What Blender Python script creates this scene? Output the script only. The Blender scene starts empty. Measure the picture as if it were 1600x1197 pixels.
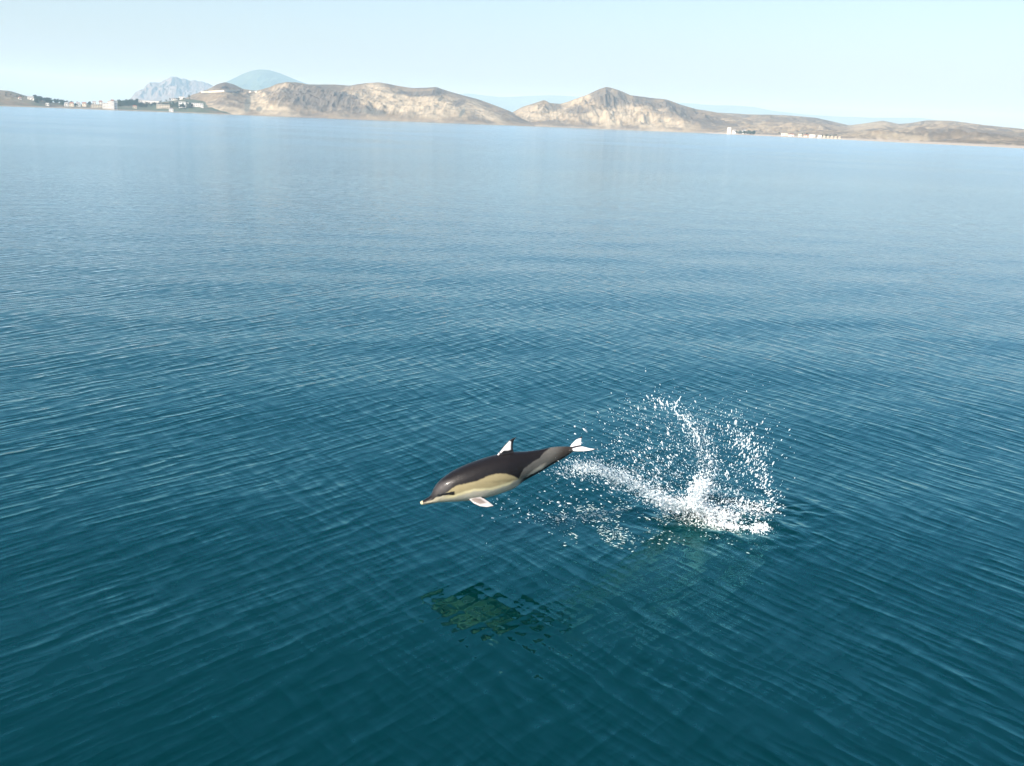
import bpy, bmesh, math, random
import numpy as np
from mathutils import Vector, Matrix
from mathutils.bvhtree import BVHTree
from mathutils.kdtree import KDTree

random.seed(7)
rng = np.random.default_rng(7)
R = math.radians
sc = bpy.context.scene
col = sc.collection

# ------------------------------------------------------------------ camera
CAM_H = 4.7
F = 1600.0                      # focal length in pixels of a 1600 px wide frame
PITCH = R(14.21)
ROLL = R(2.256)
_f = Vector((0, math.cos(PITCH), -math.sin(PITCH)))
_r0 = Vector((1, 0, 0))
_u0 = Vector((0, math.sin(PITCH), math.cos(PITCH)))
_r = _r0 * math.cos(ROLL) + _u0 * math.sin(ROLL)
_u = _u0 * math.cos(ROLL) - _r0 * math.sin(ROLL)
cam_d = bpy.data.cameras.new('camera')
cam_d.sensor_width = 36.0
cam_d.lens = 36.0 * F / 1600.0
cam_d.clip_start = 0.1
cam_d.clip_end = 200000
cam = bpy.data.objects.new('camera', cam_d)
col.objects.link(cam)
m = Matrix((_r, _u, -_f)).transposed().to_4x4()
m.translation = (0, 0, CAM_H)
cam.matrix_world = m
sc.camera = cam

# ------------------------------------------------------------------ sky, sun, exposure
SUN_EL = R(36)
SUN_AZ = R(222)                 # compass angle of the sun, from +Y (view direction) clockwise: behind and to the left
to_sun = Vector((math.sin(SUN_AZ) * math.cos(SUN_EL), math.cos(SUN_AZ) * math.cos(SUN_EL), math.sin(SUN_EL)))
world = bpy.data.worlds.new('World')
sc.world = world
world.use_nodes = True
wn = world.node_tree
wn.nodes.clear()
sky = wn.nodes.new('ShaderNodeTexSky')
sky.sky_type = 'NISHITA'
sky.sun_disc = False
sky.sun_elevation = SUN_EL
sky.sun_rotation = SUN_AZ
sky.altitude = 0
sky.air_density = 1.0
sky.dust_density = 2.8
sky.ozone_density = 2.6
bg = wn.nodes.new('ShaderNodeBackground')
bg.inputs['Strength'].default_value = 0.130
wo = wn.nodes.new('ShaderNodeOutputWorld')
wn.links.new(sky.outputs[0], bg.inputs[0])
wn.links.new(bg.outputs[0], wo.inputs[0])
sun_d = bpy.data.lights.new('sun', 'SUN')
sun_d.energy = 4.6
sun_d.angle = R(0.53)
sun_d.color = (1.0, 0.95, 0.87)
sun = bpy.data.objects.new('sun', sun_d)
col.objects.link(sun)
sun.rotation_euler = to_sun.to_track_quat('Z', 'Y').to_euler()
sun.location = (-20, -20, 30)
sc.view_settings.view_transform = 'Standard'
sc.view_settings.look = 'None'
sc.view_settings.gamma = 1
sc.view_settings.exposure = 0.70
sc.render.engine = 'CYCLES'
sc.cycles.use_denoising = True
sc.cycles.max_bounces = 8
sc.cycles.volume_bounces = 3
sc.cycles.sample_clamp_indirect = 6

HAZE_DENSITY = 1.1e-4
HAZE_COLOR = (0.50, 0.78, 1.0)

# ------------------------------------------------------------------ helpers
def ray(px, py):
    return (_f + _r * ((px - 800) / F) + _u * ((598.5 - py) / F)).normalized()

def at_y(px, py, Y):
    d = ray(px, py)
    return Vector((0, 0, CAM_H)) + d * (Y / d.y)

def at_z(px, py, Z=0.0):
    d = ray(px, py)
    return Vector((0, 0, CAM_H)) + d * ((Z - CAM_H) / d.z)

def project(P):
    """N x 3 array to picture coordinates of the 1600 px frame"""
    q = np.asarray(P) - np.array([0, 0, CAM_H])
    z = q @ np.array(_f)
    return 800 + F * (q @ np.array(_r)) / z, 598.5 - F * (q @ np.array(_u)) / z

def tag(o, label=None, cat=None, group=None, kind=None):
    if label: o['label'] = label
    if cat: o['category'] = cat
    if group: o['group'] = group
    if kind: o['kind'] = kind
    return o

def mesh_obj(name, verts, faces, mat=None, parent=None, smooth=False):
    me = bpy.data.meshes.new(name)
    me.from_pydata([tuple(v) for v in verts] if not isinstance(verts, np.ndarray) else verts.tolist(), [],
                   faces if not isinstance(faces, np.ndarray) else faces.tolist())
    me.update()
    if smooth:
        me.polygons.foreach_set('use_smooth', [True] * len(me.polygons))
    o = bpy.data.objects.new(name, me)
    col.objects.link(o)
    if mat: me.materials.append(mat)
    if parent: o.parent = parent
    return o

def point_color(me, rgb, name='Col'):
    a = me.color_attributes.new(name, 'FLOAT_COLOR', 'POINT')
    c = np.ones((len(me.vertices), 4), dtype=np.float32)
    c[:, :3] = rgb
    a.data.foreach_set('color', c.ravel())

def grid_faces(nu, nv, wrap_u=False):
    i = np.arange(nu if wrap_u else nu - 1)
    j = np.arange(nv - 1)
    I, J = np.meshgrid(i, j, indexing='ij')
    I2 = (I + 1) % nu
    return np.stack([I * nv + J, I2 * nv + J, I2 * nv + J + 1, I * nv + J + 1], -1).reshape(-1, 4)

def _hash(ix, iy, seed):
    h = (ix * 374761393 + iy * 668265263 + seed * 974711) & 0xffffffff
    h = ((h ^ (h >> 13)) * 1274126177) & 0xffffffff
    h = h ^ (h >> 16)
    return (h & 0xffff) / 65535.0

def vnoise(x, y, seed=0):
    xi = np.floor(x).astype(np.int64); yi = np.floor(y).astype(np.int64)
    xf = x - xi; yf = y - yi
    u = xf * xf * xf * (xf * (xf * 6 - 15) + 10); v = yf * yf * yf * (yf * (yf * 6 - 15) + 10)
    a = _hash(xi, yi, seed); b = _hash(xi + 1, yi, seed)
    c = _hash(xi, yi + 1, seed); d = _hash(xi + 1, yi + 1, seed)
    return (a * (1 - u) + b * u) * (1 - v) + (c * (1 - u) + d * u) * v

def fbm(x, y, octs=5, seed=0, ridged=False, gain=0.5):
    s = 0; amp = 1; tot = 0
    for o in range(octs):
        n = vnoise(x + 17.3 * o, y - 9.1 * o, seed + o)
        if ridged: n = 1 - np.abs(2 * n - 1)
        s = s + n * amp; tot += amp
        amp *= gain; x = x * 2.03; y = y * 2.03
    return s / tot

def smooth(a, b, x):
    t = np.clip((x - a) / (b - a), 0, 1)
    return t * t * (3 - 2 * t)

def new_mat(name):
    mt = bpy.data.materials.new(name)
    mt.use_nodes = True
    nt = mt.node_tree
    return mt, nt, nt.nodes['Principled BSDF']

def simple_mat(name, rgb, rough=0.8, noise=0.12, scale=0.5):
    mt, nt, b = new_mat(name)
    tc = nt.nodes.new('ShaderNodeTexCoord')
    n = nt.nodes.new('ShaderNodeTexNoise'); n.inputs['Scale'].default_value = scale; n.inputs['Detail'].default_value = 4
    nt.links.new(tc.outputs['Object'], n.inputs['Vector'])
    r = nt.nodes.new('ShaderNodeMapRange')
    r.inputs[3].default_value = 1 - noise; r.inputs[4].default_value = 1 + noise
    nt.links.new(n.outputs['Fac'], r.inputs[0])
    mx = nt.nodes.new('ShaderNodeVectorMath'); mx.operation = 'SCALE'
    mx.inputs[0].default_value = rgb
    nt.links.new(r.outputs[0], mx.inputs['Scale'])
    nt.links.new(mx.outputs[0], b.inputs['Base Color'])
    b.inputs['Roughness'].default_value = rough
    return mt

# ------------------------------------------------------------------ sea
SPLASH = at_z(1128, 806)

def make_water_material():
    mt, nt, b = new_mat('sea_water')
    N, L = nt.nodes, nt.links
    def math_(op, a, c=None, d=None):
        n = N.new('ShaderNodeMath'); n.operation = op
        for k, v in enumerate((a, c, d)):
            if v is None: continue
            if isinstance(v, (int, float)): n.inputs[k].default_value = v
            else: L.new(v, n.inputs[k])
        return n.outputs[0]
    def vec(op, a, c=None, scale=None):
        n = N.new('ShaderNodeVectorMath'); n.operation = op
        for k, v in enumerate((a, c)):
            if v is None: continue
            if isinstance(v, (tuple, list)): n.inputs[k].default_value = v
            else: L.new(v, n.inputs[k])
        if scale is not None:
            if isinstance(scale, (int, float)): n.inputs['Scale'].default_value = scale
            else: L.new(scale, n.inputs['Scale'])
        return n.outputs['Value'] if op == 'DOT_PRODUCT' else n.outputs['Vector']
    geo = N.new('ShaderNodeNewGeometry')
    P = geo.outputs['Position']
    def noise(scale, stretch=(1, 1, 1), detail=2.0, off=(0, 0, 0)):
        n = N.new('ShaderNodeTexNoise'); n.noise_dimensions = '2D'
        n.inputs['Scale'].default_value = scale; n.inputs['Detail'].default_value = detail
        n.inputs['Roughness'].default_value = 0.55
        p = vec('MULTIPLY', P, stretch)
        p = vec('ADD', p, off)
        L.new(p, n.inputs['Vector'])
        s = N.new('ShaderNodeSeparateColor'); L.new(n.outputs['Color'], s.inputs[0])
        return [s.outputs[k] for k in range(3)]
    w1 = noise(0.75, detail=3)
    w2 = noise(1.6, off=(31, 7, 0), detail=3)
    w3 = noise(0.22, off=(-11, 43, 0), detail=2)
    gust = noise(0.022, stretch=(0.55, 1.0, 1), off=(3.7, 1.2, 0), detail=3)
    patch = noise(0.9, off=(77, 5, 0), detail=2)
    patch2 = noise(1.5, off=(-7, 15, 0), detail=2)
    g = N.new('ShaderNodeMapRange'); g.inputs[1].default_value = 0.3; g.inputs[2].default_value = 0.7
    g.inputs[3].default_value = 0.72; g.inputs[4].default_value = 1.22
    L.new(gust[0], g.inputs[0])
    sp = N.new('ShaderNodeSeparateXYZ'); L.new(P, sp.inputs[0])
    def mapr(v, a0, a1, b0, b1, smooth_=True):
        q = N.new('ShaderNodeMapRange')
        if smooth_: q.interpolation_type = 'SMOOTHSTEP'
        for k, x in enumerate((a0, a1, b0, b1)): q.inputs[k + 1].default_value = x
        L.new(v, q.inputs[0]); return q.outputs[0]
    # the two wave trains: one leads on the west side of the leap, the other on the east
    wa = mapr(sp.outputs[0], -7, 9, 1.10, 0.55); wb = mapr(sp.outputs[0], -8, 5, 0.45, 1.05)
    # (train, crest angle, wavelength, slope, warp noise, warp radians, modulation)
    comps = [
        (wa, 53, 0.25, 0.036, w1[0], 9.0, patch[0]),
        (wa, 44, 0.16, 0.030, w2[0], 7.0, patch2[1]),
        (wa, 60, 0.38, 0.028, w1[1], 8.0, patch[2]),
        (wa, 50, 0.10, 0.024, w2[2], 7.0, patch2[0]),
        (wa, 38, 0.75, 0.010, w3[0], 8.0, None),
        (wb, -54, 0.24, 0.034, w1[2], 9.0, patch[2]),
        (wb, -62, 0.35, 0.026, w3[1], 12.0, patch[1]),
        (wb, -45, 0.15, 0.028, w2[1], 7.0, patch2[2]),
        (wb, -50, 0.10, 0.022, w2[0], 7.0, patch2[0]),
        (wb, -37, 0.80, 0.009, w3[2], 8.0, None),
        (None, 4, 1.90, 0.006, w3[0], 5.0, None),
    ]
    tot = None
    for tr, a, lam, s, w, wr, md in comps:
        n = (-math.sin(R(a)), math.cos(R(a)), 0)
        k = 2 * math.pi / lam
        ph = math_('MULTIPLY', vec('DOT_PRODUCT', P, n), k)
        ph = math_('MULTIPLY_ADD', math_('SUBTRACT', w, 0.5), wr, ph)
        # broad troughs, sharp crests
        v = math_('DIVIDE', math_('SINE', ph), math_('ADD', math_('COSINE', ph), 1.32))
        if md is not None: v = math_('MULTIPLY', v, mapr(md, 0.36, 0.64, 0.0, 1.9, False))
        if tr is not None: v = math_('MULTIPLY', v, tr)
        v = math_('MULTIPLY', v, s)
        t = vec('SCALE', n, scale=v)
        tot = t if tot is None else vec('ADD', tot, t)
    # loose small chop
    f1 = noise(3.2, off=(5, 91, 0), detail=3)
    cx = N.new('ShaderNodeCombineXYZ')
    L.new(math_('MULTIPLY', math_('SUBTRACT', f1[0], 0.5), 0.08), cx.inputs[0])
    L.new(math_('MULTIPLY', math_('SUBTRACT', f1[1], 0.5), 0.12), cx.inputs[1])
    tot = vec('ADD', tot, cx.outputs[0])
    tot = vec('SCALE', tot, scale=math_('MULTIPLY', g.outputs[0], 0.84))
    # out in the open bay the wind ruffles the water into a dull sheen; the sea round the leap is smoother
    dist = N.new('ShaderNodeVectorMath'); dist.operation = 'DISTANCE'
    L.new(P, dist.inputs[0]); dist.inputs[1].default_value = (0, 8, 0)
    lg = math_('LOGARITHM', math_('ADD', dist.outputs['Value'], 1.0), 10.0)
    tot = vec('SCALE', tot, scale=mapr(lg, 1.35, 2.7, 1.0, 0.16))
    rough = mapr(lg, 1.1, 2.7, 0.035, 0.15)
    rough = math_('MULTIPLY', rough, mapr(gust[1], 0.35, 0.65, 0.85, 1.12))
    nn = vec('NORMALIZE', vec('SUBTRACT', geo.outputs['Normal'], tot))
    # clear sea water: light coming back up out of the depth, under a Fresnel sheen
    N.remove(b)
    deep = N.new('ShaderNodeSubsurfaceScattering'); deep.falloff = 'BURLEY'
    deep.inputs['Color'].default_value = (0.0, 0.0155, 0.0150, 1)
    deep.inputs['Radius'].default_value = (0.5, 1.0, 1.0); deep.inputs['Scale'].default_value = 2.0
    L.new(nn, deep.inputs['Normal'])
    gl = N.new('ShaderNodeBsdfGlossy'); gl.distribution = 'GGX'
    gl.inputs['Color'].default_value = (0.60, 0.90, 1.0, 1)
    L.new(rough, gl.inputs['Roughness']); L.new(nn, gl.inputs['Normal'])
    fr = N.new('ShaderNodeFresnel'); fr.inputs['IOR'].default_value = 1.56; L.new(nn, fr.inputs['Normal'])
    tint = N.new('ShaderNodeMix'); tint.data_type = 'RGBA'
    tint.inputs[6].default_value = (0.14, 0.90, 1.0, 1); tint.inputs[7].default_value = (0.80, 0.92, 1.0, 1)
    L.new(mapr(fr.outputs[0], 0.04, 0.55, 0.0, 1.0, False), tint.inputs[0]); L.new(tint.outputs[2], gl.inputs['Color'])
    mx = N.new('ShaderNodeMixShader')
    L.new(fr.outputs[0], mx.inputs[0]); L.new(deep.outputs[0], mx.inputs[1]); L.new(gl.outputs[0], mx.inputs[2])
    L.new(mx.outputs[0], N['Material Output'].inputs['Surface'])
    return mt

def make_sea():
    nr, na = 460, 420
    r = np.concatenate([[0.0], 0.04 * np.exp(np.linspace(0, math.log(32000 / 0.04), nr - 1))])
    a = np.linspace(0, 2 * math.pi, na, endpoint=False)
    A, RR = np.meshgrid(a, r, indexing='ij')
    X = SPLASH.x + RR * np.cos(A); Y = SPLASH.y + RR * np.sin(A)
    # low swell
    fade = np.exp(-(RR / 60.0) ** 2)
    Z = fade * (0.012 * np.sin(0.9 * X * 0.5 + 0.9 * Y * 0.87 + 3 * vnoise(X * .2, Y * .2, 3)) +
                0.010 * np.sin(-1.5 * X * 0.45 + 1.5 * Y * 0.9 + 3 * vnoise(X * .25, Y * .25, 5)))
    # broken water where the tail left the sea: rings and short chop
    dx = (X - SPLASH.x) / 1.25; dy = Y - SPLASH.y
    q = np.sqrt(dx * dx + dy * dy)
    env = np.exp(-(q / 0.85) ** 2)
    Z += env * (0.014 * np.cos(q * 13 + 6 * vnoise(X * 2, Y * 2, 9)) + 0.075 * (fbm(X * 3.4, Y * 3.4, 4, 11) - 0.5))
    Z += 0.020 * np.exp(-((dx - .75) / .35) ** 2 - ((dy - .25) / .3) ** 2) * (fbm(X * 5, Y * 7, 3, 15) - .5) * 2
    V = np.stack([X, Y, Z], -1).reshape(-1, 3)
    o = mesh_obj('sea', V, grid_faces(na, nr, True)[:, ::-1], make_water_material(), smooth=True)
    tag(o, 'calm teal sea with fine crossing ripples', 'sea', kind='structure')
    return o
sea = make_sea()

# ------------------------------------------------------------------ land
def azel(px, py):
    d = ray(px, py)
    h = math.hypot(d.x, d.y)
    return math.atan2(d.x, d.y), d.z / h

def land_material(name, bump=0.0):
    mt, nt, b = new_mat(name)
    N, L = nt.nodes, nt.links
    vc = N.new('ShaderNodeVertexColor'); vc.layer_name = 'Col'
    geo = N.new('ShaderNodeNewGeometry')
    n = N.new('ShaderNodeTexNoise'); n.inputs['Scale'].default_value = 0.06; n.inputs['Detail'].default_value = 6
    n.inputs['Roughness'].default_value = 0.65
    L.new(geo.outputs['Position'], n.inputs['Vector'])
    r = N.new('ShaderNodeMapRange'); r.inputs[1].default_value = 0.3; r.inputs[2].default_value = 0.7
    r.inputs[3].default_value = 0.82; r.inputs[4].default_value = 1.15
    L.new(n.outputs['Fac'], r.inputs[0])
    mx = N.new('ShaderNodeVectorMath'); mx.operation = 'SCALE'
    L.new(vc.outputs['Color'], mx.inputs[0]); L.new(r.outputs[0], mx.inputs['Scale'])
    L.new(mx.outputs[0], b.inputs['Base Color'])
    b.inputs['Roughness'].default_value = 0.95
    b.inputs['Specular IOR Level'].default_value = 0.1
    return mt
LAND = land_material('dry_land')

GRASS = np.array((0.205, 0.165, 0.112)); SCRUB = np.array((0.118, 0.102, 0.082))
CLIFF = np.array((0.37, 0.315, 0.220)); DARK = np.array((0.085, 0.085, 0.070)); SAND = np.array((0.50, 0.44, 0.36))
ROCK = np.array((0.12, 0.115, 0.11)); FOREST = np.array((0.045, 0.070, 0.045))

def ell(px, py, cx, cy, rx, ry, ang=0, soft=0.35):
    c, s = math.cos(R(ang)), math.sin(R(ang))
    x = (px - cx) * c + (py - cy) * s; y = -(px - cx) * s + (py - cy) * c
    d = np.sqrt((x / rx) ** 2 + (y / ry) ** 2)
    return 1 - smooth(1 - soft, 1 + soft, d)

def terrain(name, label, skyline, shore, ridge, back, nu, nv, paint, prof=0.8, gully=0.25, gscale=60.0, seed=0, crag=0.0, edge=0.03):
    sk = np.array([azel(*p) for p in skyline])
    a0, a1 = sk[0, 0], sk[-1, 0]
    a = np.linspace(a0, a1, nu)
    te = np.interp(a, sk[:, 0], sk[:, 1])
    k = np.ones(5) / 5
    te = np.convolve(np.pad(te, 2, mode='edge'), k, mode='valid')
    te = te + crag * (fbm(a * 260, a * 0 + 3, 4, seed + 50) - 0.5)
    sx = np.array([azel(p[0], 200)[0] for p in shore])
    Ds = np.interp(a, sx, [p[1] for p in shore])
    Dr = np.interp(a, sx, [p[1] + p[2] for p in shore]) if len(shore[0]) > 2 else np.full(nu, ridge)
    Zr = CAM_H + Dr * te
    t = np.concatenate([np.linspace(-0.06, 0, 4)[:-1], np.linspace(0, 1, nv), 1 + np.linspace(0, 1, nv // 3)[1:]])
    T, Aa = np.meshgrid(t, a)
    D = np.where(T <= 1, Ds[:, None] + (Dr - Ds)[:, None] * T, Dr[:, None] + (T - 1) * back)
    X = D * np.sin(Aa); Y = D * np.cos(Aa)
    tc = np.clip(T, 0, 1)
    wob = 0.18 * (fbm(X / 130, Y / 130, 3, seed + 7) - 0.5)
    pz = np.clip(tc + wob * tc * (1 - tc) * 4, 0, 1) ** prof
    Zf = Zr[:, None] * pz
    r = fbm(X / gscale, Y / (gscale * 1.7), 5, seed, True)
    r2 = fbm(X / (gscale * 0.3), Y / (gscale * 0.4), 4, seed + 21, True)
    amp = Zr[:, None] * gully * (0.75 + 0.75 * smooth(0.35, 0.65, fbm(X / 260, Y / 260, 2, seed + 61)))
    Zf = Zf + amp * ((r - 0.62) * 1.6 + (r2 - 0.6) * 0.55) * np.clip(tc * 5, 0, 1) * np.clip((1 - tc) * 3.5, 0.06, 1)
    fall = np.clip(T - 1, 0, 1)
    Zf = np.where(T > 1, Zr[:, None] * (1 - smooth(0, 1, fall)) - 6 * fall + (r - .6) * amp * fall * (1 - fall), Zf)
    Zf = np.where((T >= 0) & (T < 1), np.maximum(Zf, 0.4 + 1.0 * tc), Zf)
    Zf = np.where(T < 0, 0.4 + T / 0.06 * 4.0, Zf)
    # the ends of the land run down into the sea
    ea = np.minimum(np.arange(nu), np.arange(nu)[::-1]) / (nu * edge)
    # keep every slope facing the sea under its skyline
    Zf = np.where(T < 1, np.minimum(Zf, CAM_H + D * te[:, None] - 0.1 + 0 * T), Zf)
    Zf = np.where((T < 1) & (T >= 0) & (Zr[:, None] < 3), np.minimum(Zf, Zr[:, None]), Zf)
    V = np.stack([X, Y, Zf], -1).reshape(-1, 3)
    o = mesh_obj(name, V, grid_faces(nu, len(t)), LAND, smooth=True)
    px, py = project(V)
    n1 = fbm(V[:, 0] / 45, V[:, 1] / 45, 4, seed + 31); n2 = fbm(V[:, 0] / 14, V[:, 1] / 14, 3, seed + 41)
    dzx = np.gradient(Zf, axis=0) / np.maximum(np.gradient(Aa, axis=0) * D, 1e-6)
    dzy = np.gradient(Zf, axis=1) / np.maximum(np.abs(np.gradient(D, axis=1)), 1e-6)
    slope = np.sqrt(dzx ** 2 + dzy ** 2).reshape(-1)
    point_color(o.data, np.clip(paint(px, py, V, n1, n2, slope, T.reshape(-1)), 0, 1))
    tag(o, label, 'hill', kind='structure')
    bv = BVHTree.FromPolygons([tuple(v) for v in V.tolist()], grid_faces(nu, len(t)).tolist())
    return o, bv

def lerp(a, b, f):
    f = np.asarray(f)[:, None]
    return a * (1 - f) + b * f

def base_paint(px, py, V, n1, n2, slope, T, cliff=1.0):
    c = lerp(GRASS[None, :] + 0 * V, SCRUB, smooth(0.42, 0.62, n1) * 0.75)
    c = lerp(c, CLIFF, smooth(0.30, 0.62, slope * 0.55 + (n2 - 0.5) * 0.8 + (n1 - 0.5) * 0.4) * 0.85 * cliff)
    return c

def paint_main(px, py, V, n1, n2, slope, T):
    c = base_paint(px, py, V, n1, n2, slope, T, 0.55)
    w = (n1 - .5) * 10
    pale = np.maximum.reduce([ell(px, py + w, 650, 163, 75, 18, 8), ell(px, py + w, 593, 141, 24, 9, 20), ell(px, py + w, 745, 172, 45, 9, 24),
                              ell(px, py + w, 425, 172, 38, 9, 12), ell(px, py + w, 405, 157, 14, 13, 40), ell(px, py + w, 570, 158, 30, 5, 30),
                              ell(px, py + w, 352, 172, 34, 6, 5)])
    c = lerp(c, CLIFF * 1.05, np.clip(pale * (0.70 + 1.6 * (n2 - .5)), 0, 1))
    scrub_tone = np.maximum.reduce([ell(px, py + w, 500, 155, 62, 17, 6), ell(px, py + w, 572, 173, 30, 6, 10), ell(px, py + w, 655, 145, 40, 4, 0),
                               ell(px, py + w, 718, 160, 11, 6, 0), ell(px, py + w, 348, 134, 20, 6, 0)])
    c = lerp(c, SCRUB * 1.0, scrub_tone * 0.95)
    dk = np.maximum.reduce([ell(px, py, 387, 163, 4.5, 13, 10), ell(px, py, 405, 170, 5, 4, -30), ell(px, py, 722, 176, 3.0, 9, 30),
                            ell(px, py, 580, 174, 18, 4, 8) * .6])
    c = lerp(c, DARK * 1.5, dk * 0.85)  # shade in the cleft and gully painted into the ground colour
    beach = smooth(4.5, 1.5, V[:, 2]) * (T < .3)
    return lerp(c, SAND * 0.6, beach * 0.35)

def paint_second(px, py, V, n1, n2, slope, T):
    c = base_paint(px, py, V, n1, n2, slope, T, 0.5)
    w = (n1 - .5) * 10
    pale = np.maximum.reduce([ell(px, py + w, 850, 175, 48, 12, 0), ell(px, py + w, 945, 186, 30, 12, 15), ell(px, py + w, 1005, 186, 50, 14, 18),
                              ell(px, py + w, 900, 156, 28, 6, -20), ell(px, py + w, 1050, 193, 40, 7, 10)])  # includes the peak's sunlit left flank, painted pale
    c = lerp(c, CLIFF, np.clip(pale * (0.65 + 1.4 * (n2 - .5)), 0, 1))
    scrub_tone = np.maximum.reduce([ell(px, py + w, 955, 153, 32, 13, 8), ell(px, py + w, 1030, 163, 45, 6, 12), ell(px, py + w, 865, 167, 14, 6, 0),  # scrub patches, plus the peak's shaded right flank painted dark
                               ell(px, py + w, 1090, 183, 40, 8, 15), ell(px, py + w, 905, 172, 22, 6, 0)])
    c = lerp(c, SCRUB * 0.95, scrub_tone * 0.8)
    beach = smooth(4.5, 1.5, V[:, 2]) * (T < .3)
    return lerp(c, SAND * 0.7, beach * 0.5)

def paint_right(px, py, V, n1, n2, slope, T):
    c = lerp(GRASS[None, :] * 1.12 + 0 * V, SCRUB * 1.1, smooth(0.40, 0.62, n1) * 0.9)
    c = lerp(c, CLIFF, smooth(0.52, 0.68, n2) * 0.55)
    w = (n1 - .5) * 6
    scrub_tone = np.maximum.reduce([ell(px, py + w, 1520, 208, 80, 7, 2), ell(px, py + w, 1480, 220, 70, 4, 3), ell(px, py + w, 1240, 186, 80, 4, 2)])
    c = lerp(c, SCRUB, scrub_tone * 0.6)
    c = lerp(c, CLIFF, np.maximum(ell(px, py + w, 1360, 197, 30, 5, -5), ell(px, py + w, 1400, 213, 60, 4, 5)) * 0.6)
    return lerp(c, SAND * 0.8, smooth(3.2, 1.6, V[:, 2]) * (T < .25))

def paint_village(px, py, V, n1, n2, slope, T):
    c = lerp(GRASS[None, :] * 0.8 + 0 * V, FOREST * 1.6, smooth(0.35, 0.55, n1) * 0.7)
    c = lerp(c, GRASS * 1.0, ell(px, py, 5, 152, 45, 9, 8) * 0.75)
    return lerp(c, SAND * 0.6, smooth(2.6, 1.2, V[:, 2]) * (T < .3) * 0.8)

def paint_karadag(px, py, V, n1, n2, slope, T):
    return lerp(ROCK[None, :] * 1.1 + 0 * V, ROCK * np.array((1.6, 1.4, 1.3)), smooth(0.4, 0.65, n2))

def paint_forest(px, py, V, n1, n2, slope, T):
    return lerp(FOREST[None, :] + 0 * V, FOREST * np.array((1.5, 1.4, 1.2)), smooth(0.4, 0.62, n1))

main_hill, bv_main = terrain('brown_headland', 'brown headland with pale eroded cliffs dropping to the sea',
    [(255, 167), (275, 160), (290, 153), (300, 148), (312, 144), (328, 138), (340, 131), (352, 128), (366, 132), (380, 139), (400, 142), (420, 137), (434, 131), (446, 128), (464, 129),
     (480, 132), (500, 132.5), (522, 132), (547, 134), (558, 132), (570, 130.5), (592, 129), (606, 131), (620, 134), (645, 137.5), (665, 137), (682, 136), (690, 139),
     (710, 145), (728, 150), (747, 155), (780, 167), (797, 174), (817, 184), (835, 193.0)],
    [(230, 2450), (500, 2420), (700, 2420), (840, 2500)], 2860, 700, 560, 90, paint_main, prof=0.72, gully=0.20, gscale=95, seed=2)
second_hill, bv_second = terrain('conical_headland', 'tan headland rising to a pointed peak beyond the brown one',
    [(755, 191), (780, 184), (800, 176), (816, 167), (835, 161), (850, 156), (860, 161), (876, 162), (887, 159), (900, 154), (915, 148.5), (933, 141), (947, 135.5), (957, 137), (973, 143),
     (984, 148.5), (1005, 151), (1026, 154), (1041, 155), (1062, 163), (1089, 171), (1115, 175), (1141, 180), (1180, 190), (1220, 205)],
    [(740, 2650), (960, 2600), (1110, 2500), (1230, 2350)], 3050, 700, 460, 80, paint_second, prof=0.75, gully=0.22, gscale=85, seed=5)
right_hill, bv_right = terrain('low_coast', 'low pale hills behind a long sandy beach',
    [(1040, 190), (1070, 178), (1122, 176), (1177, 179), (1229, 180), (1275, 184), (1301, 190), (1327, 196), (1356, 192), (1379, 188.5), (1405, 194), (1425, 192), (1447, 188), (1486, 188.5), (1535, 195),
     (1600, 201.5), (1700, 212), (1800, 210)],
    [(1030, 2900, 900), (1150, 2250, 1300), (1300, 1750, 2300), (1450, 1400, 2500), (1600, 1200, 2600), (1800, 1100, 2500)], 0, 900, 420, 90, paint_right, prof=1.05, gully=0.24, gscale=150, seed=9)
village_hill, bv_village = terrain('village_shore', 'low green shore carrying a village',
    [(-160, 130), (-60, 136), (0, 141), (15, 142), (30, 146.5), (45, 151), (60, 155), (80, 159.5), (100, 162), (130, 163), (170, 163), (200, 162), (240, 161), (270, 157), (290, 154), (330, 158), (360, 172)],
    [(-200, 1900), (0, 2050), (150, 2250), (370, 2380)], 2640, 500, 380, 60, paint_village, prof=0.85, gully=0.18, gscale=80, seed=13)
terrain('rocky_ridge', 'hazy jagged rocky ridge far behind the village',
    [(196, 168), (206, 152), (212, 143), (223, 140), (228, 133), (232, 129), (240, 128), (250, 129.5), (256, 126), (262, 123), (268, 121), (284, 123), (300, 126), (316, 127), (328, 131), (345, 142), (370, 160)],
    [(180, 8400), (380, 8400)], 9100, 1500, 260, 60, paint_karadag, prof=0.6, gully=0.5, gscale=260, seed=17, crag=0.0022)
terrain('rounded_mountain', 'rounded blue wooded mountain far behind the brown headland',
    [(300, 160), (330, 142), (352, 128.5), (364, 123), (380, 115), (392, 111), (404, 108.4), (420, 109.3), (436, 114), (456, 122), (474, 129), (500, 138), (540, 150), (590, 168)],
    [(290, 9300), (600, 9300)], 11000, 2500, 240, 60, paint_forest, prof=0.9, gully=0.18, gscale=700, seed=19)
terrain('far_ridge', 'faint pale blue ridge along the horizon',
    [(640, 160), (700, 147), (735, 146), (760, 150), (785, 152), (822, 150), (860, 149), (900, 151), (960, 156), (1020, 158), (1080, 161.5), (1112, 164.5), (1150, 165), (1177, 167), (1210, 173.5),
     (1259, 179), (1307, 182), (1370, 184), (1437, 184), (1500, 192), (1560, 205)],
    [(600, 15500), (1600, 15500)], 17500, 2500, 400, 40, paint_forest, prof=0.9, gully=0.15, gscale=1200, seed=23)

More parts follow.
